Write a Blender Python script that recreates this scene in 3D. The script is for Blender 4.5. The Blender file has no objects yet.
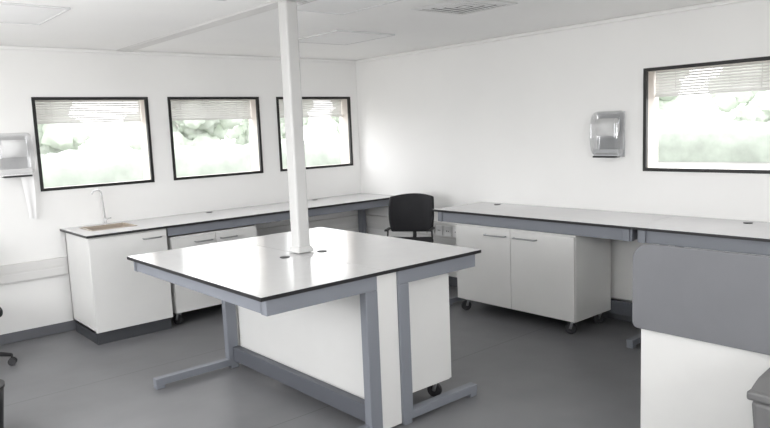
import bpy, bmesh, math, random
from mathutils import Vector, Matrix, noise
random.seed(4)
sc=bpy.context.scene
COL=sc.collection
H=2.425
# ---------------------------------------------------------------- materials
def mat(name,col,rough=0.5,metal=0.0,var=0.04,scale=6.0,bump=0.0,bscale=80.0,spec=0.5,trans=0.0,alpha=1.0,coat=0.0,transl=0.0,seams=False):
    m=bpy.data.materials.new(name);m.use_nodes=True
    nt=m.node_tree;b=nt.nodes['Principled BSDF']
    tc=nt.nodes.new('ShaderNodeTexCoord')
    n=nt.nodes.new('ShaderNodeTexNoise');n.inputs['Scale'].default_value=scale;n.inputs['Detail'].default_value=3
    nt.links.new(tc.outputs['Object'],n.inputs['Vector'])
    r=nt.nodes.new('ShaderNodeValToRGB')
    c=Vector(col)
    r.color_ramp.elements[0].position=.3;r.color_ramp.elements[1].position=.7
    r.color_ramp.elements[0].color=(*[max(0,x*(1-var)) for x in c],1)
    r.color_ramp.elements[1].color=(*[min(1,x*(1+var)) for x in c],1)
    nt.links.new(n.outputs['Fac'],r.inputs['Fac'])
    out=r.outputs['Color']
    if seams:
        bk=nt.nodes.new('ShaderNodeTexBrick');bk.inputs['Scale'].default_value=1.0
        bk.inputs['Brick Width'].default_value=30.0;bk.inputs['Row Height'].default_value=1.5;bk.inputs['Mortar Size'].default_value=.004
        bk.inputs['Mortar Smooth'].default_value=.3
        nt.links.new(tc.outputs['Object'],bk.inputs['Vector'])
        mx=nt.nodes.new('ShaderNodeMix');mx.data_type='RGBA'
        nt.links.new(bk.outputs['Fac'],mx.inputs[0]);nt.links.new(out,mx.inputs[6]);mx.inputs[7].default_value=(*[x*.62 for x in c],1)
        out=mx.outputs[2]
    nt.links.new(out,b.inputs['Base Color'])
    b.inputs['Roughness'].default_value=rough;b.inputs['Metallic'].default_value=metal
    b.inputs['Specular IOR Level'].default_value=spec
    b.inputs['Transmission Weight'].default_value=trans
    b.inputs['Coat Weight'].default_value=coat
    b.inputs['Alpha'].default_value=alpha
    if bump>0:
        n2=nt.nodes.new('ShaderNodeTexNoise');n2.inputs['Scale'].default_value=bscale
        nt.links.new(tc.outputs['Object'],n2.inputs['Vector'])
        bp=nt.nodes.new('ShaderNodeBump');bp.inputs['Strength'].default_value=bump;bp.inputs['Distance'].default_value=.002
        nt.links.new(n2.outputs['Fac'],bp.inputs['Height']);nt.links.new(bp.outputs['Normal'],b.inputs['Normal'])
    if transl>0:
        tr=nt.nodes.new('ShaderNodeBsdfTranslucent');nt.links.new(r.outputs['Color'],tr.inputs['Color'])
        mx=nt.nodes.new('ShaderNodeMixShader');mx.inputs[0].default_value=transl
        nt.links.new(b.outputs[0],mx.inputs[1]);nt.links.new(tr.outputs[0],mx.inputs[2])
        nt.links.new(mx.outputs[0],nt.nodes['Material Output'].inputs['Surface'])
    return m
M=dict(
 wall=mat('painted_wall',(.86,.858,.85),.85,var=.01,scale=2,spec=.2),
 ceil=mat('ceiling_paint',(.93,.928,.92),.9,var=.01,scale=2,spec=.2),
 floor=mat('vinyl_floor',(.178,.179,.188),.42,var=.08,scale=3,bump=.15,bscale=150,spec=.5,seams=True),
 top=mat('worktop_laminate',(.62,.62,.627),.19,var=.012,scale=15,spec=.75),
 edge=mat('black_core_edge',(.012,.012,.014),.4),
 steel=mat('blue_grey_steel',(.205,.218,.248),.42,var=.02),
 steeld=mat('dark_blue_grey_steel',(.10,.107,.125),.5,var=.02),
 white=mat('white_melamine',(.73,.73,.72),.38,var=.01),
 plinth=mat('dark_plinth',(.05,.053,.06),.5),
 skirt=mat('grey_skirting',(.13,.135,.15),.55),
 chrome=mat('brushed_handle',(.40,.41,.42),.3,1.0,var=.03),
 black=mat('black_plastic',(.015,.015,.017),.45),
 fabric=mat('black_fabric',(.016,.016,.019),.85,bump=.4,bscale=400),
 rubber=mat('caster_rubber',(.03,.03,.033),.6),
 casterm=mat('caster_metal',(.42,.43,.45),.35,.6),
 frame=mat('black_window_frame',(.006,.006,.006),.5),
 reveal=mat('beige_reveal',(.62,.575,.53),.7,var=.03),
 slat=mat('blind_slats',(.82,.815,.80),.6,var=.02,transl=.22),
 pole=mat('white_aluminium',(.55,.55,.545),.42,var=.01),
 trunk=mat('trunking_plastic',(.70,.695,.685),.4,var=.01),
 socket=mat('socket_white',(.82,.82,.82),.35),
 tap=mat('tap_white_coated',(.75,.75,.76),.25,.3),
 sink=mat('sink_beige_reflection',(.42,.36,.30),.3,var=.05),  # steel basin; its warm beige reflection is put into the base colour
 panel=mat('screen_panel',(.160,.164,.178),.6,var=.03,bump=.2,bscale=300),
 lamp=mat('lamp_diffuser',(.86,.862,.865),.5,var=.01),
 lampf=mat('lamp_frame',(.64,.64,.645),.5),
 vent=mat('vent_dark',(.08,.08,.08),.6),
 ventl=mat('vent_louvre',(.78,.78,.78),.5),
 smoke=mat('smoky_cover',(.62,.63,.65),.05,.4,var=.05,alpha=.34,coat=1,spec=1.0),
 clear=mat('clear_cover',(.70,.71,.73),.05,.25,var=.03,alpha=.25,coat=1),
 dplate=mat('silver_back_plate',(.55,.56,.57),.25,.4),
 paper=mat('paper',(.90,.90,.90),.8),
 paperd=mat('recycled_paper_roll',(.76,.76,.75),.8),
 bin=mat('grey_bin_plastic',(.15,.15,.152),.5),
 ground=mat('pale_ground',(.18,.18,.17),.9,var=.12,scale=.4),
 leaf=mat('washed_out_foliage',(.78,.82,.76),.95,var=.05,scale=3,transl=.55),  # leaves whitened: the overexposed haze outside is put into their colour
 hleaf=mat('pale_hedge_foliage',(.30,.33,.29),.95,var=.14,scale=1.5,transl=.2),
 bark=mat('bark',(.5,.48,.46),.9,var=.3),
)
# ---------------------------------------------------------------- geometry
class G:
    def __init__(s): s.bm=bmesh.new();s.mi=0
    def box(s,x0,x1,y0,y1,z0,z1,mi=None):
        vs=[s.bm.verts.new((x,y,z)) for x in (x0,x1) for y in (y0,y1) for z in (z0,z1)]
        for q in ((0,1,3,2),(4,6,7,5),(0,4,5,1),(2,3,7,6),(0,2,6,4),(1,5,7,3)):
            f=s.bm.faces.new([vs[i] for i in q]);f.material_index=s.mi if mi is None else mi
        return s
    def frust(s,x0,x1,y0,y1,z0,z1,ins,mi=0):
        b=[(x0+ins,y0+ins,z0),(x1-ins,y0+ins,z0),(x1-ins,y1-ins,z0),(x0+ins,y1-ins,z0)]
        t=[(x0,y0,z1),(x1,y0,z1),(x1,y1,z1),(x0,y1,z1)]
        v=[s.bm.verts.new(p) for p in b+t]
        for q in ((3,2,1,0),(4,5,6,7),(0,1,5,4),(1,2,6,5),(2,3,7,6),(3,0,4,7)):
            s.bm.faces.new([v[i] for i in q]).material_index=mi
        return s
    def tube(s,pts,r,seg=12,mi=None,caps=True):
        pts=[Vector(p) for p in pts];rs=r if isinstance(r,(list,tuple)) else [r]*len(pts)
        rings=[];prev=None
        for i,p in enumerate(pts):
            a=pts[max(0,i-1)];b=pts[min(len(pts)-1,i+1)];d=(b-a).normalized()
            if prev is None:
                u=d.orthogonal().normalized()
            else:
                u=(prev-d*prev.dot(d)).normalized()
            prev=u;v=d.cross(u)
            rings.append([s.bm.verts.new(p+(u*math.cos(2*math.pi*k/seg)+v*math.sin(2*math.pi*k/seg))*rs[i]) for k in range(seg)])
        for i in range(len(rings)-1):
            for k in range(seg):
                f=s.bm.faces.new([rings[i][k],rings[i][(k+1)%seg],rings[i+1][(k+1)%seg],rings[i+1][k]])
                f.material_index=s.mi if mi is None else mi;f.smooth=True
        if caps:
            for rg in (rings[0][::-1],rings[-1]):
                f=s.bm.faces.new(rg);f.material_index=s.mi if mi is None else mi
        return s
    def poly(s,prof,axis,a,b,mi=None):
        def P(q,t): return {'x':(t,q[0],q[1]),'y':(q[0],t,q[1]),'z':(q[0],q[1],t)}[axis]
        A=[s.bm.verts.new(P(q,a)) for q in prof];B=[s.bm.verts.new(P(q,b)) for q in prof]
        n=len(prof);m=s.mi if mi is None else mi
        s.bm.faces.new(A[::-1]).material_index=m;s.bm.faces.new(B).material_index=m
        for i in range(n):
            s.bm.faces.new([A[i],A[(i+1)%n],B[(i+1)%n],B[i]]).material_index=m
        return s
def obj(name,g,mats,parent=None,loc=(0,0,0),bev=0.0,seg=2,sub=0):
    bm=g.bm;bmesh.ops.recalc_face_normals(bm,faces=bm.faces)
    o_=Vector(loc)
    if parent is not None:
        o_=Vector(parent['_o'])
    bmesh.ops.translate(bm,verts=bm.verts,vec=-o_)
    me=bpy.data.meshes.new(name);bm.to_mesh(me);bm.free()
    for m in (mats if isinstance(mats,(list,tuple)) else [mats]): me.materials.append(M[m])
    o=bpy.data.objects.new(name,me);COL.objects.link(o)
    if parent is not None:
        o.parent=parent
    else: o.location=o_
    o['_o']=tuple(o_)
    if bev>0:
        b=o.modifiers.new('bevel','BEVEL');b.width=bev;b.segments=seg;b.limit_method='ANGLE';b.angle_limit=math.radians(40)
    if sub:
        b=o.modifiers.new('subsurf','SUBSURF');b.levels=sub;b.render_levels=sub
    return o
def thing(name,label,cat,loc,group=None):
    e=bpy.data.objects.new(name,None);e.location=loc;e.empty_display_size=.1;COL.objects.link(e)
    e['_o']=tuple(loc);e['label']=label;e['category']=cat
    if group:e['group']=group
    return e
def tag(o,label,cat,group=None):
    o['label']=label;o['category']=cat
    if group:o['group']=group
    return o
def struct(o): o['kind']='structure';return o
# ---------------------------------------------------------------- room shell
X0,Y0=-5.9,-7.4
T=.14
def wall(name,axis,pos,dirn,a0,a1,holes):
    g=G();us=sorted({a0,a1,*[h[0] for h in holes],*[h[1] for h in holes]})
    zs=sorted({0,H,*[h[2] for h in holes],*[h[3] for h in holes]})
    p0,p1=sorted((pos,pos+dirn*T))
    for i in range(len(us)-1):
        for j in range(len(zs)-1):
            um=(us[i]+us[i+1])/2;zm=(zs[j]+zs[j+1])/2
            if not any(h[0]<um<h[1] and h[2]<zm<h[3] for h in holes):
                if axis=='y': g.box(us[i],us[i+1],p0,p1,zs[j],zs[j+1])
                else: g.box(p0,p1,us[i],us[i+1],zs[j],zs[j+1])
    bmesh.ops.remove_doubles(g.bm,verts=g.bm.verts,dist=1e-5)
    seen={};dead=[]
    for f in g.bm.faces:
        k=tuple(sorted((round(v.co.x,4),round(v.co.y,4),round(v.co.z,4)) for v in f.verts))
        if k in seen: dead+= [f,seen[k]]
        seen[k]=f
    bmesh.ops.delete(g.bm,geom=list(set(dead)),context='FACES')
    return struct(obj(name,g,'wall'))
WZ0,WZ1=1.235,2.012
wins=[(-3.449,-2.475),(-2.276,-1.307),(-1.087,-.113)]
RW=(-4.50,-3.525)
wall('wall_north','y',0,1,X0-T,T,[(a,b,WZ0,WZ1) for a,b in wins])
wall('wall_east','x',0,1,Y0-T,0,[(RW[0],RW[1],WZ0,WZ1)])
SW=(-5.2,-2.6,1.1,2.1);WW=(-4.3,-1.0,.8,2.1)  # unseen openings added behind the camera, placed and sized for their light
wall('wall_south','y',Y0,-1,X0-T,T,[SW])
wall('wall_west','x',X0,-1,Y0,0,[WW])
g=G();g.box(X0-T,T,Y0-T,T,-.1,0);struct(obj('floor',g,'floor'))
g=G();g.box(X0-T,T,Y0-T,T,H,H+.1);struct(obj('ceiling',g,'ceil'))
g=G();g.box(X0,0,-.012,0,0,.085);struct(obj('baseboard_north',g,'skirt',bev=.003))
g=G();g.box(-.012,0,Y0,-.012,0,.10);struct(obj('baseboard_east',g,'skirt',bev=.003))
g=G();g.poly([(-2.73,H),(-2.58,H),(-2.60,H-.009),(-2.71,H-.009)],'y',Y0,0);struct(obj('trim_1',g,'trunk'))
g=G();g.box(X0,0,-.025,0,H-.03,H);struct(obj('trim_2',g,'wall',bev=.008))
g=G();g.box(-.025,0,Y0,-.025,H-.03,H);struct(obj('trim_3',g,'wall',bev=.008))
def window(n,axis,a,b):
    g=G();w=.021
    def bx(u0,u1,p0,p1,z0,z1,mi):
        if axis=='y': g.box(u0,u1,p0,p1,z0,z1,mi)
        else: g.box(p0,p1,u0,u1,z0,z1,mi)
    bx(a-.004,b+.004,-.010,.02,WZ1-w,WZ1+.004,0);bx(a-.004,b+.004,-.010,.02,WZ0-.004,WZ0+w,0)
    bx(a-.004,a+w,-.010,.02,WZ0+w,WZ1-w,0);bx(b-w,b+.004,-.010,.02,WZ0+w,WZ1-w,0)
    bx(a,a+.012,.02,.20,WZ0,WZ1,1);bx(b-.012,b,.02,.20,WZ0,WZ1,1)
    bx(a+.012,b-.012,.02,.20,WZ0,WZ0+.012,1);bx(a+.012,b-.012,.02,.20,WZ1-.012,WZ1,1)
    struct(obj('window_%d'%n,g,['frame','reveal']))
    g=G()
    z=WZ1-.014
    while z>WZ1-.180:
        q=[(.128,z-.018),(.131,z-.020),(.142,z-.003),(.139,z-.001)]
        if axis=='y': g.poly(q,'x',a+.02,b-.02)
        else: g.poly(q,'y',a+.02,b-.02)
        z-=.0205
    if axis=='y': g.box(a+.02,b-.02,.124,.150,z-.016,z-.001)
    else: g.box(.124,.150,a+.02,b-.02,z-.016,z-.001)
    for c in (a+.18,b-.18):
        if axis=='y': g.box(c-.003,c+.003,.133,.137,z-.001,WZ1-.012)
        else: g.box(.133,.137,c-.003,c+.003,z-.001,WZ1-.012)
    tag(obj('slatted_blind',g,'slat'),'pale horizontal slatted blind raised to the top of a window','window blind','slatted blinds outside the windows')
for i,(a,b) in enumerate(wins): window(i+1,'y',a,b)
window(4,'x',*RW)
# ---------------------------------------------------------------- wall trunking
xl,xr=X0+.01,-.06
g=G();g.box(xl,xr,-.038,-.0015,.505,.655);g.box(xl,xr,-.041,-.038,.512,.572);g.box(xl,xr,-.041,-.038,.588,.648)
tag(obj('cable_trunking',g,'trunk',loc=(-3,-.03,.5),bev=.003),'white plastic cable trunking running along the window wall','cable trunking','wall cable trunking')
t=thing('cable_trunking','white plastic cable trunking with power sockets near the corner','cable trunking',(-.03,-3.0,.51),'wall cable trunking')
g=G();g.box(-.042,-.0015,-6.8,-.02,.505,.655);g.box(-.045,-.042,-6.8,-.06,.512,.572);g.box(-.045,-.042,-6.8,-.06,.588,.648)
obj('trunking_cover',g,'trunk',t,bev=.003)
for y in (-1.08,-1.20,-1.32,-1.44,-1.56):
    g=G();g.box(-.058,-.045,y-.045,y+.045,.53,.63,0);g.tube([(-.0585,y,.58),(-.0575,y,.58)],.030,20,mi=0)
    g.tube([(-.060,y-.012,.58),(-.058,y-.012,.58)],.006,8,mi=1);g.tube([(-.060,y+.012,.58),(-.058,y+.012,.58)],.006,8,mi=1)
    obj('socket',g,['socket','black'],t)
# ---------------------------------------------------------------- worktops
def topslab(g,x0,x1,y0,y1,z1=.90,th=.020):
    g.box(x0,x1,y0,y1,z1-th,z1-.0012,1);g.box(x0+.0015,x1-.0015,y0+.0015,y1-.0015,z1-.0012,z1,0)
def grommet(parent,x,y,z=.90):
    g=G();g.tube([(x,y,z),(x,y,z+.004)],.030,24);obj('cable_grommet',g,'black',parent)
def rail(g,x0,x1,y0,y1,z0=.805,z1=.878): g.box(x0,x1,y0,y1,z0,z1)
BD=.70
sx0,sx1,sy0,sy1=-3.20,-2.84,-.42,-.14
t=thing('laboratory_bench','long white-topped bench with black edge under three windows','lab bench',(-1.67,-.35,0))
g=G();xa,xb=-3.335,-1.62
topslab(g,xa,sx0,-BD,-.002);topslab(g,sx1,xb,-BD,-.002);topslab(g,sx0,sx1,-BD,sy0);topslab(g,sx0,sx1,sy1,-.002)
topslab(g,xb+.002,-.002,-BD,-.002)
obj('worktop',g,['top','edge'],t)
g=G();rail(g,-2.66,-.03,-.665,-.630);rail(g,-2.66,-.03,-.10,-.065);obj('support_rail',g,'steel',t,bev=.003)
def cleg_y(t,x,y0=-.66,y1=-.07,w=.05,nm='leg_frame'):
    g=G();g.box(x-w/2,x+w/2,y1-.09,y1,.055,.80);g.box(x-w/2,x+w/2,y0,y1,.80,.878);g.box(x-w/2,x+w/2,y0+.03,y1,.018,.058)
    g.box(x-w/2,x+w/2,y0+.03,y0+.08,0,.02);g.box(x-w/2,x+w/2,y1-.06,y1,0,.02)
    obj(nm,g,'steel',t,bev=.004)
for x in (-1.66,-1.56,-.10): cleg_y(t,x)
g=G();g.box(-1.53,-.13,-.135,-.10,.06,.15);obj('lower_rail',g,'steeld',t,bev=.003)
for x,y in ((-2.0,-.12),(-.75,-.12)): grommet(t,x,y)
g=G();th=.006
g.box(sx0-.012,sx1+.012,sy0-.012,sy0+.004,.900,.905);g.box(sx0-.012,sx1+.012,sy1-.004,sy1+.012,.900,.905)
g.box(sx0-.012,sx0+.004,sy0,sy1,.900,.905);g.box(sx1-.004,sx1+.012,sy0,sy1,.900,.905)
g.box(sx0+.001,sx0+th,sy0+.001,sy1-.001,.72,.902);g.box(sx1-th,sx1-.001,sy0+.001,sy1-.001,.72,.902);g.box(sx0+.001,sx1-.001,sy0+.001,sy0+th,.72,.902);g.box(sx0+.001,sx1-.001,sy1-th,sy1-.001,.72,.902)
g.box(sx0,sx1,sy0,sy1,.715,.722);g.tube([(-3.02,-.28,.722),(-3.02,-.28,.726)],.03,20)
tag(obj('sink',g,'sink',loc=(-3.02,-.28,.9)),'small rectangular sink basin set into the white worktop','sink')
tx,ty=-2.975,-.085
t=thing('laboratory_tap','slim white swan-neck tap beside the sink','tap',(tx,ty,.9))
g=G();g.tube([(tx,ty,.90),(tx,ty,.912)],.020,20);g.tube([(tx,ty,.91),(tx,ty,.96)],.012,16);obj('tap_body',g,'tap',t)
pts=[(tx,ty,.96),(tx-.015,ty,1.18)]
for k in range(1,9):
    a=math.pi*k/8;pts.append((tx-.015-.045*(1-math.cos(a)),ty-.02*(1-math.cos(a)),1.18+.03*math.sin(a)))
g=G();g.tube(pts,.0075,12);obj('spout',g,'tap',t)
g=G();g.tube([(tx,ty,.945),(tx+.05,ty-.01,.955)],.005,10);obj('lever',g,'tap',t)
# ---------------------------------------------------------------- cabinets
def handle(door,axis,f,c,z,L=.16):
    g=G();r=.006;d=.030
    if axis=='y':
        g.tube([(c-L/2,f,z),(c-L/2,f-d+.008,z),(c-L/2+.008,f-d,z),(c+L/2-.008,f-d,z),(c+L/2,f-d+.008,z),(c+L/2,f,z)],r,10)
    elif axis=='x':
        g.tube([(f,c-L/2,z),(f-d+.008,c-L/2,z),(f-d,c-L/2+.008,z),(f-d,c+L/2-.008,z),(f-d+.008,c+L/2,z),(f,c+L/2,z)],r,10)
    else:
        g.tube([(f,c-L/2,z),(f+d-.008,c-L/2,z),(f+d,c-L/2+.008,z),(f+d,c+L/2-.008,z),(f+d-.008,c+L/2,z),(f,c+L/2,z)],r,10)
    obj('handle',g,'chrome',door)
def caster(t,x,y,z1,ang=0):
    g=G();g.box(x-.032,x+.032,y-.032,y+.032,z1-.006,z1)
    ca,sa=math.cos(ang),math.sin(ang)
    cx_,cy_=x-sa*.020,y+ca*.020;zr=.044
    for s in (-1,1):
        ox,oy=ca*.018*s,sa*.018*s
        g.tube([(x+ox,y+oy,z1-.004),(cx_+ox,cy_+oy,zr)],.011,8)
    g.tube([(x,y,z1-.016),(x,y,z1-.004)],.026,14)
    c=obj('caster',g,'casterm',t)
    g=G();g.tube([(cx_-ca*.014,cy_-sa*.014,zr),(cx_+ca*.014,cy_+sa*.014,zr)],.044,22);obj('wheel',g,'rubber',c,bev=.003)
t=thing('sink_cabinet','white single-door sink cupboard on dark grey plinth','cabinet',(-2.985,-.36,0))
g=G();cx0,cx1=-3.315,-2.675;f=-.655
g.box(cx0,cx0+.018,f,-.07,.10,.878);g.box(cx1-.018,cx1,f,-.07,.10,.878);g.box(cx0,cx1,-.088,-.07,.10,.878);g.box(cx0,cx1,f,-.07,.10,.118)
g.box(cx0+.018,cx1-.018,f,f+.018,.86,.878);obj('body',g,'white',t,bev=.001)
g=G();g.box(cx0+.002,cx1-.002,f-.020,f-.001,.105,.868);d=obj('door',g,'white',t,bev=.002)
handle(d,'y',f-.020,cx1-.13,.815,.15)
g=G();g.box(cx0+.012,cx1-.01,f+.012,-.08,0,.10);obj('plinth',g,'plinth',t)
def mobile(label,x0,x1,y0,y1,z0,z1,face,group='two-door cabinets on casters'):
    t=thing('mobile_cabinet',label,'cabinet',((x0+x1)/2,(y0+y1)/2,0),group)
    g=G();g.box(x0,x1,y0,y1,z0,z0+.018);g.box(x0,x1,y0,y1,z1-.018,z1)
    if face=='y':
        g.box(x0,x0+.018,y0,y1,z0+.018,z1-.018);g.box(x1-.018,x1,y0,y1,z0+.018,z1-.018);g.box(x0+.018,x1-.018,y1-.016,y1,z0+.018,z1-.018)
    elif face=='x':
        g.box(x0,x1,y0,y0+.018,z0+.018,z1-.018);g.box(x0,x1,y1-.018,y1,z0+.018,z1-.018);g.box(x1-.016,x1,y0+.018,y1-.018,z0+.018,z1-.018)
    else:
        g.box(x0,x1,y0,y0+.018,z0+.018,z1-.018);g.box(x0,x1,y1-.018,y1,z0+.018,z1-.018);g.box(x0,x0+.016,y0+.018,y1-.018,z0+.018,z1-.018)
    obj('body',g,'white',t,bev=.001)
    for k in (0,1):
        g=G()
        if face=='y':
            m=(x0+x1)/2;a,b=((x0+.002,m-.003),(m+.003,x1-.002))[k];g.box(a,b,y0-.020,y0-.001,z0+.003,z1-.012);d=obj('door',g,'white',t,bev=.002)
            handle(d,'y',y0-.020,(b-.12,a+.12)[k],z1-.065)
        else:
            m=(y0+y1)/2;a,b=((m+.003,y1-.002),(y0+.002,m-.003))[k]
            if face=='x': g.box(x0-.020,x0-.001,a,b,z0+.003,z1-.012)
            else: g.box(x1+.001,x1+.020,a,b,z0+.003,z1-.012)
            d=obj('door',g,'white',t,bev=.002)
            handle(d,face if face=='x' else 'X',x0-.020 if face=='x' else x1+.020,(a+.15,b-.15)[k],z1-.065,.22)
    for (x,y) in ((x0+.055,y0+.06),(x1-.045,y0+.06),(x0+.055,y1-.06),(x1-.055,y1-.06)):
        caster(t,x,y,z0,random.uniform(.2,1.2))
    return t
mobile('white two-door cabinet on casters beneath the window bench',-2.635,-1.80,-.64,-.14,.120,.79,'y')
mobile('wide white two-door cabinet on casters beneath the side bench',-.630,-.14,-3.325,-2.115,.115,.785,'x')
mobile('white cabinet on casters beneath the island table',-2.615,-2.135,-3.435,-2.25,.118,.775,'X')
# ---------------------------------------------------------------- right bench
t=thing('laboratory_bench','long white-topped bench with black edge along the side wall','lab bench',(-.34,-3.8,0))
RD=.68;yb=-5.76
g=G();topslab(g,-RD,-.002,-3.81,-1.862);topslab(g,-RD,-.002,yb,-3.812);obj('worktop',g,['top','edge'],t)
g=G();rail(g,-.645,-.61,-3.79,-1.90,.79,.878);rail(g,-.645,-.61,yb+.03,-3.83,.79,.878);rail(g,-.13,-.09,yb+.03,-1.90,.80,.878);obj('support_rail',g,'steel',t,bev=.003)
for y in (-1.93,-3.75,-3.87,-5.70):
    g=G();w=.05;g.box(-.135,-.085,y-w/2,y+w/2,.055,.80);g.box(-.66,-.085,y-w/2,y+w/2,.79,.878);g.box(-.60,-.085,y-w/2,y+w/2,.018,.062)
    g.box(-.60,-.55,y-w/2,y+w/2,0,.02);g.box(-.14,-.09,y-w/2,y+w/2,0,.02);obj('leg_frame',g,'steel',t,bev=.004)
g=G();g.box(-.125,-.085,-3.72,-1.96,.08,.19);obj('lower_rail',g,'steeld',t,bev=.003)
g=G();g.box(-.08,-.066,-3.72,-1.96,.20,.80);obj('back_panel',g,'white',t)
for y in (-2.15,-4.35): grommet(t,-.12,y)
# ---------------------------------------------------------------- island
t=thing('island_table','large white-topped double island table on blue-grey cantilever frames','lab table',(-2.715,-2.73,0))
ix0,ix1,iy0,iy1,xm=-3.462,-1.950,-3.550,-1.90,-2.715
g=G();topslab(g,ix0,xm-.001,iy0,iy1);topslab(g,xm+.001,ix1,iy0,iy1);obj('worktop',g,['top','edge'],t)
g=G()
rail(g,ix0+.035,ix0+.07,iy0+.06,iy1-.04);rail(g,ix1-.07,ix1-.035,iy0+.06,iy1-.04);rail(g,xm-.06,xm-.02,iy0+.08,iy1-.05)
obj('support_rail',g,'steel',t,bev=.003)
for yc in (iy0+.045,iy1-.035):
    w=.055
    g=G();g.box(-2.835,-2.755,yc-w/2,yc+w/2,.06,.80);g.box(ix0+.035,-2.755,yc-w/2,yc+w/2,.80,.878);g.box(-3.365,-2.755,yc-w/2,yc+w/2,.022,.070)
    g.box(-3.365,-3.305,yc-w/2,yc+w/2,0,.024);g.box(-2.82,-2.76,yc-w/2,yc+w/2,0,.024);obj('leg_frame',g,'steel',t,bev=.004)
    g=G();g.box(-2.605,-2.53,yc-w/2,yc+w/2,.06,.80);g.box(-2.605,ix1-.035,yc-w/2,yc+w/2,.80,.878);g.box(-2.605,-1.995,yc-w/2,yc+w/2,.022,.070)
    g.box(-2.055,-2.0,yc-w/2,yc+w/2,0,.024);g.box(-2.60,-2.54,yc-w/2,yc+w/2,0,.024);obj('leg_frame',g,'steel',t,bev=.004)
    g=G();g.box(-2.755,-2.605,yc-.010,yc+.010,.012,.875);obj('end_panel',g,'white',t,bev=.001)
g=G();g.box(-2.80,-2.75,iy0+.075,iy1-.065,.055,.155);obj('lower_rail',g,'steeld',t,bev=.003)
g=G();g.box(-2.74,-2.725,iy0+.075,iy1-.065,.13,.80);obj('modesty_panel',g,'white',t,bev=.001)
for x,y in ((-2.84,-2.78),(-2.58,-2.80)): grommet(t,x,y)
px,py=-2.675,-2.71
t=thing('service_pole','square white aluminium service pole rising from island table to ceiling','service pole',(px,py,.9))
g=G();h=.045
g.box(px-h,px+h,py-h,py+h,.91,H-.0092);obj('column',g,'pole',t,bev=.016,seg=4)
g=G();g.frust(px-.048,px+.048,py-.048,py+.048,.9045,.942,-.014);obj('flared_collar',g,'pole',t,bev=.008,seg=3)
# ---------------------------------------------------------------- desk with grey screen
t=thing('desk','desk with white back panel and grey privacy screen','desk',(-1.65,-5.4,0))
sx=-2.0
g=G();r=.085;y1=-4.565;y0_=-6.10;za,zb=.64,1.055
prof=[(y0_,za)]
for k in range(7):
    a=-math.pi/2+math.pi/2*k/6;prof.append((y1-.03+.03*math.cos(a),za+.03+.03*math.sin(a)))
for k in range(9):
    a=math.pi/2*k/8;prof.append((y1-r+r*math.cos(a),zb-r+r*math.sin(a)))
prof.append((y0_,zb));g.poly(prof,'x',sx-.022,sx-.0005);obj('privacy_screen',g,'panel',t,bev=.003)
g=G();g.box(sx,sx+.018,y0_,y1-.035,0,.72);obj('back_panel',g,'white',t,bev=.001)
g=G();g.box(sx,sx+.70,y0_,y1-.02,.72,.745);obj('worktop',g,['top'],t,bev=.002)
for a,b in ((y1-.055,y1-.0355),(y0_+.01,y0_+.03)):
    g=G();g.box(sx+.0185,sx+.68,a,b,0,.72);obj('side_panel',g,'white',t,bev=.001)
t=thing('waste_bin','dark grey plastic lidded waste bin against the white desk panel','bin',(-2.25,-5.42,0))
g=G();g.frust(-2.46,-2.04,-5.68,-5.275,.0,.605,.04);obj('bin_body',g,'bin',t,bev=.02,seg=3)
g=G();g.box(-2.47,-2.03,-5.69,-5.265,.605,.64);g.poly([(-2.465,.64),(-2.035,.64),(-2.07,.70),(-2.37,.67)],'y',-5.685,-5.27);obj('bin_lid',g,'bin',t,bev=.01,seg=3)
bx_,by_=-4.39,-1.97
t=thing('waste_bin','small round black waste bin standing on the floor','bin',(bx_,by_,0))
g=G();g.tube([(bx_,by_,0),(bx_,by_,.30)],[.12,.15],28);obj('bin_body',g,'black',t)
g=G();g.tube([(bx_,by_,.295),(bx_,by_,.31)],[.155,.155],28);obj('rim',g,'black',t)
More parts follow.
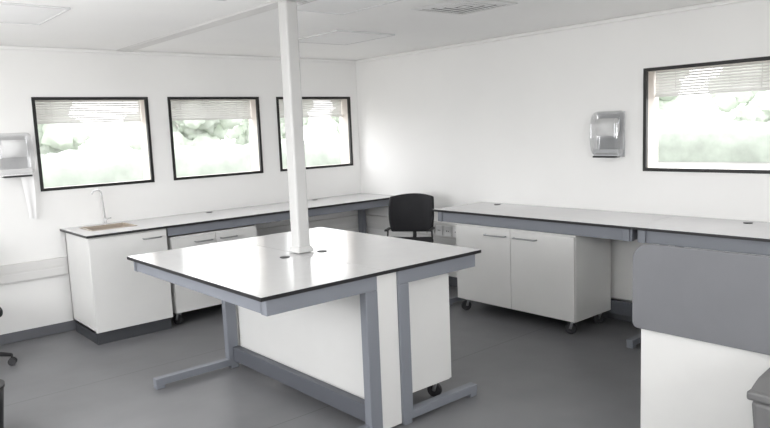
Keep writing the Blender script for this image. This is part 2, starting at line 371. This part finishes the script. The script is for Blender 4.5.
# ---------------------------------------------------------------- chairs
def chair(label,x,y,ang,seat=.50,arms=True,bw=.225,bh=.18,bz=.33,star=.3,ah=.17):
    t=thing('office_chair',label,'chair',(0,0,0),'black swivel office chairs')
    g=G();g.tube([(0,0,.09),(0,0,.13)],.04,16)
    for k in range(5):
        a=2*math.pi*k/5+star;c,s=math.cos(a),math.sin(a)
        g.tube([(c*.02,s*.02,.115),(c*.15,s*.15,.105),(c*.29,s*.29,.078)],[.024,.020,.014],10)
    obj('star_base',g,'black',t)
    for k in range(5):
        a=2*math.pi*k/5+star;c,s=math.cos(a),math.sin(a)
        g=G()
        for q in (-1,1):
            ox,oy=-s*.017*q,c*.017*q
            g.tube([(c*.29+ox-s*.008,s*.29+oy+c*.008,.028),(c*.29+ox+s*.008,s*.29+oy-c*.008,.028)],.028,16)
        g.tube([(c*.29,s*.29,.03),(c*.29,s*.29,.085)],.008,8)
        obj('caster',g,'rubber',t)
    g=G();g.tube([(0,0,.12),(0,0,.30)],.027,16);g.tube([(0,0,.30),(0,0,seat-.05)],.015,12);g.box(-.09,.09,-.10,.10,seat-.065,seat-.045);obj('gas_column',g,'black',t)
    g=G();N=12;nu=[]
    for i in range(N+1):
        row=[]
        for j in range(N+1):
            u=-1+2*i/N;v=-1+2*j/N
            X=.235*u*math.sqrt(1-.32*v*v);Y=.225*v*math.sqrt(1-.32*u*u)
            Z=seat+.012*(u*u)-.02*max(0,v-.4)**2*4
            row.append(g.bm.verts.new((X,Y,Z)))
        nu.append(row)
    fs=[g.bm.faces.new([nu[i][j],nu[i+1][j],nu[i+1][j+1],nu[i][j+1]]) for i in range(N) for j in range(N)]
    for q in fs:q.smooth=True
    o=obj('seat',g,'fabric',t);m=o.modifiers.new('s','SOLIDIFY');m.thickness=.05;m.offset=-1;b=o.modifiers.new('b','BEVEL');b.width=.018;b.segments=3;b.limit_method='ANGLE'
    g=G();nu=[]
    for i in range(N+1):
        row=[]
        for j in range(N+1):
            u=-1+2*i/N;v=-1+2*j/N
            X=bw*u*math.sqrt(1-.12*v*v)*(1+.03*v);Z=seat+bz+bh*v*math.sqrt(1-.18*u*u)
            Y=-.27+.12*u*u-.02*v-.03*v*v
            row.append(g.bm.verts.new((X,Y,Z)))
        nu.append(row)
    for i in range(N):
        for j in range(N): g.bm.faces.new([nu[i][j],nu[i+1][j],nu[i+1][j+1],nu[i][j+1]]).smooth=True
    o=obj('backrest',g,'fabric',t);m=o.modifiers.new('s','SOLIDIFY');m.thickness=.035;m.offset=0;b=o.modifiers.new('b','BEVEL');b.width=.012;b.segments=3;b.limit_method='ANGLE'
    g=G();g.tube([(0,-.08,seat-.055),(0,-.26,seat-.05),(0,-.305,seat),(0,-.30,seat+bz-.05)],[.018,.02,.02,.015],10);obj('back_support',g,'black',t)
    if arms:
        for s in (-1,1):
            g=G();g.tube([(s*.14,-.04,seat-.055),(s*.215,-.05,seat-.05),(s*.222,-.06,seat+.02),(s*.218,-.07,seat+ah)],.009,10);
            g.box(s*.218-.015,s*.218+.015,-.16,.02,seat+ah,seat+ah+.018);obj('armrest',g,'black',t,bev=.006)
    t.location=(x,y,0);t.rotation_euler=(0,0,ang)
    return t
chair('black office chair with curved backrest standing in the bench corner',-.60,-1.44,math.radians(125),.56,True,bw=.222,bh=.19,bz=.235,ah=.09)
chair('black office chair on castors standing beside the wall trunking',-4.19,-.52,math.radians(200),.43,False,star=-.15)
# ---------------------------------------------------------------- dispensers
def dispenser(label,axis,c,z0,z1,w,cover,dep=.13,paper=False):
    t=thing('towel_dispenser',label,'dispenser',(c,0,z0) if axis=='y' else (0,c,z0),'wall-mounted towel dispensers')
    k=dep/.185
    def xf(g):
        for v in g.bm.verts:
            a,b,zz=v.co
            b=max(b*k,.001)
            v.co=(c+a,-b,zz) if axis=='y' else (-b,c+a,zz)
        return g
    g=G();g.box(-w/2+.006,w/2-.006,.001,.012,z0+.006,z1-.01);g.box(-w/2+.02,w/2-.02,.012,.12,z0+.012,z0+.07)
    obj('back_plate',xf(g),'dplate' if cover=='smoke' else 'socket',t,bev=.004)
    g=G();g.tube([(-w/2+.05,.088,z1-.13),(w/2-.05,.088,z1-.13)],.07,24);obj('towel_roll',xf(g),'paperd' if cover=='smoke' else 'paper',t)
    g=G()
    prof=[(.012,z0+.02),(.13,z0+.02),(.165,z0+.07),(.185,z0+.16),(.18,z1-.10),(.15,z1-.04),(.10,z1-.005),(.012,z1)]
    g.poly(prof,'x',-w/2,w/2);obj('cover',xf(g),cover,t,bev=.030,seg=6)
    g=G();g.box(-w/2+.03,w/2-.03,.05,.165,z0+.004,z0+.018);obj('outlet_slot',xf(g),'black',t,bev=.003)
    if paper:
        g=G();n=10
        rows=[]
        for i in range(n+1):
            q=i/n;b=.10+.02*math.sin(q*3);z=z0+.012-.36*q;wd=.10*(1-.5*q);c0=w/2-.06+.01*q
            rows.append([g.bm.verts.new((c0+wd*(u-.5),b+.012*math.sin(u*6),z)) for u in (0,.25,.5,.75,1)])
        for i in range(n):
            for j in range(4): g.bm.faces.new([rows[i][j],rows[i+1][j],rows[i+1][j+1],rows[i][j+1]]).smooth=True
        obj('paper_towel',xf(g),'paper',t)
dispenser('smoky transparent paper towel dispenser mounted beside the side-wall window','x',-3.245,1.335,1.71,.26,'smoke')
dispenser('clear-covered white towel dispenser with paper hanging, beside the window','y',-3.635,1.365,1.73,.27,'clear',paper=True)
# ---------------------------------------------------------------- ceiling fittings
for (x0,x1,y0,y1) in ((-1.66,-1.05,-1.86,-1.17),(-4.27,-3.66,-1.90,-1.24),(-2.55,-2.08,-3.10,-2.48),(-3.60,-3.0,-3.2,-2.55)):
    t=thing('ceiling_light_panel','flat square light panel with pale frame on the ceiling','ceiling light',((x0+x1)/2,(y0+y1)/2,H),'flat ceiling light panels')
    w=.014;hh=.012
    g=G();g.box(x0,x1,y0,y0+w,H-hh,H);g.box(x0,x1,y1-w,y1,H-hh,H);g.box(x0,x0+w,y0+w,y1-w,H-hh,H);g.box(x1-w,x1,y0+w,y1-w,H-hh,H);obj('frame',g,'lampf',t,bev=.002)
    g=G();g.box(x0+w,x1-w,y0+w,y1-w,H-.009,H-.001);obj('diffuser',g,'lamp',t)
t=thing('ceiling_air_diffuser','square four-way ventilation grille in the ceiling','air vent',(-1.53,-3.08,H))
cx_,cy_=-1.53,-3.08
def ring(g,r0,r1,za,zb):
    for k in range(4):
        a=math.pi/2*k;c,s=round(math.cos(a)),round(math.sin(a))
        P=[(r0,-r0,za),(r0,r0,za),(r1,r1,zb),(r1,-r1,zb)]
        vs=[g.bm.verts.new((cx_+c*x-s*y,cy_+s*x+c*y,z)) for x,y,z in P];vt=[g.bm.verts.new((v.co.x,v.co.y,v.co.z+.002)) for v in vs]
        g.bm.faces.new(vs);g.bm.faces.new(vt[::-1])
        for i in range(4): g.bm.faces.new([vs[i],vs[(i+1)%4],vt[(i+1)%4],vt[i]])
g=G();ring(g,.215,.250,H-.012,H-.006);obj('frame',g,'ventl',t)
g=G()
for r in (.050,.105,.160): ring(g,r,r+.036,H-.0085,H-.0065)
g.box(cx_-.03,cx_+.03,cy_-.03,cy_+.03,H-.009,H-.006);obj('louvre',g,'ventl',t)
g=G();g.box(cx_-.214,cx_+.214,cy_-.214,cy_+.214,H-.004,H-.0005);obj('duct_shade_plate',g,'vent',t)  # solid dark plate, the shade inside the duct is painted as its colour
# ---------------------------------------------------------------- outdoors
g=G();g.box(-60,90,-60,90,-.6,-.5);struct(obj('ground',g,'ground'))
def tree(x,y,h,r):
    t=thing('tree','leafy green tree standing outside beyond the window','tree',(x,y,-.5),'trees outside')
    g=G();g.tube([(x,y,-.5),(x+.1,y,h*.3),(x,y+.1,h*.55)],[.18,.14,.08],10);obj('trunk',g,'bark',t)
    g=G()
    for k in range(60):
        a=random.uniform(0,6.28);q=random.uniform(0,r*.9);zz=random.uniform(.7,h*.95);rr=random.uniform(.15,.3)*r
        bmesh.ops.create_icosphere(g.bm,subdivisions=3,radius=rr,matrix=Matrix.Translation((x+q*math.cos(a),y+q*math.sin(a),zz)))
    g.bm.normal_update()
    for v in g.bm.verts: v.co+=v.normal*(noise.noise(v.co*4)*.25+random.uniform(-.06,.06))
    for q in g.bm.faces:q.smooth=True
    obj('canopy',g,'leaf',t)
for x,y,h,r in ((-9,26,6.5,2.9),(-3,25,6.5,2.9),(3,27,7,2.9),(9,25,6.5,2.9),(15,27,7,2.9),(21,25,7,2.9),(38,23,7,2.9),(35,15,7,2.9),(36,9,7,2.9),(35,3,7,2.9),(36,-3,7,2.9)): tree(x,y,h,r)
def hedge(pf,nx,label):
    g=G();rows=[]
    for i in range(nx+1):
        rows.append([])
        for (dd,zz) in ((0,-.5),(-.1,.1),(-.1,.7),(.1,1.15),(.6,1.3),(1.1,1.15),(1.3,.6),(1.3,-.5)):
            p=Vector(pf(i/nx,dd,zz));n_=noise.noise(p*1.5)*.25+noise.noise(p*4)*.08
            rows[-1].append(g.bm.verts.new(p+Vector((0,0,n_ if zz>-.4 else 0))))
    for i in range(nx):
        for j in range(7): g.bm.faces.new([rows[i][j],rows[i+1][j],rows[i+1][j+1],rows[i][j+1]]).smooth=True
    o=tag(obj('hedge',g,'hleaf'),label,'hedge');o['kind']='stuff'
hedge(lambda s,d,z:(-14+38*s,17+d,z),160,'long clipped green hedge outside the three windows')
hedge(lambda s,d,z:(27+d,-10+24*s,z),120,'long clipped green hedge outside the side window')
# ---------------------------------------------------------------- light
w=bpy.data.worlds.new('sky');sc.world=w;w.use_nodes=True;nt=w.node_tree
bg=nt.nodes['Background'];bg.inputs['Strength'].default_value=6.2;bg.inputs['Color'].default_value=(.985,.99,1,1)
def area(name,loc,rot,sx,sy,power,portal=False,col=(1,1,1)):
    l=bpy.data.lights.new(name,'AREA');l.shape='RECTANGLE';l.size=sx;l.size_y=sy;l.energy=power;l.color=col
    if portal: l.cycles.is_portal=True
    o=bpy.data.objects.new(name,l);o.location=loc;o.rotation_euler=rot;COL.objects.link(o);return o
zc=(WZ0+WZ1)/2
for a,b in wins: area('window_portal',((a+b)/2,.03,zc),(math.radians(-90),0,0),.95,.76,1,True)
area('window_portal',(.03,(RW[0]+RW[1])/2,zc),(math.radians(90),0,math.radians(90)),.95,.76,1,True)
area('window_portal',((SW[0]+SW[1])/2,Y0-.13,1.6),(math.radians(90),0,0),2.6,1.0,1,True)
area('window_portal',(X0-.13,(WW[0]+WW[1])/2,1.45),(math.radians(90),0,math.radians(-90)),3.3,1.3,1,True)
area('uplight_fill_south',((SW[0]+SW[1])/2,Y0+.05,1.55),(math.radians(152),0,0),2.6,.9,82,col=(1,.99,.97))  # added fill lamp inside the south opening, tilted up to brighten the ceiling
area('uplight_fill_west',(X0+.05,(WW[0]+WW[1])/2,1.40),(math.radians(152),0,math.radians(-90)),3.3,1.0,72,col=(1,.99,.98))  # added fill lamp on the west side, also aimed up at the ceiling
# ---------------------------------------------------------------- camera
f,yaw,pit,rol,cx,cy,cz=683.13,0.7096,0.1247,-0.0406,-5.0037,-6.2357,1.6424
F=Vector((math.sin(yaw)*math.cos(pit),math.cos(yaw)*math.cos(pit),-math.sin(pit)))
R0=Vector((math.cos(yaw),-math.sin(yaw),0));U0=R0.cross(F)
R=R0*math.cos(rol)+U0*math.sin(rol);U=-R0*math.sin(rol)+U0*math.cos(rol)
cam=bpy.data.cameras.new('camera');co=bpy.data.objects.new('camera',cam);COL.objects.link(co)
cam.sensor_fit='HORIZONTAL';cam.sensor_width=36;cam.lens=f*36/770;cam.clip_start=.05;cam.clip_end=300
m=Matrix((R,U,-F)).transposed().to_4x4();m.translation=(cx,cy,cz);co.matrix_world=m
sc.camera=co
for o in bpy.data.objects:
    if '_o' in o: del o['_o']
sc.view_settings.view_transform='Standard'
sc.view_settings.look='None'
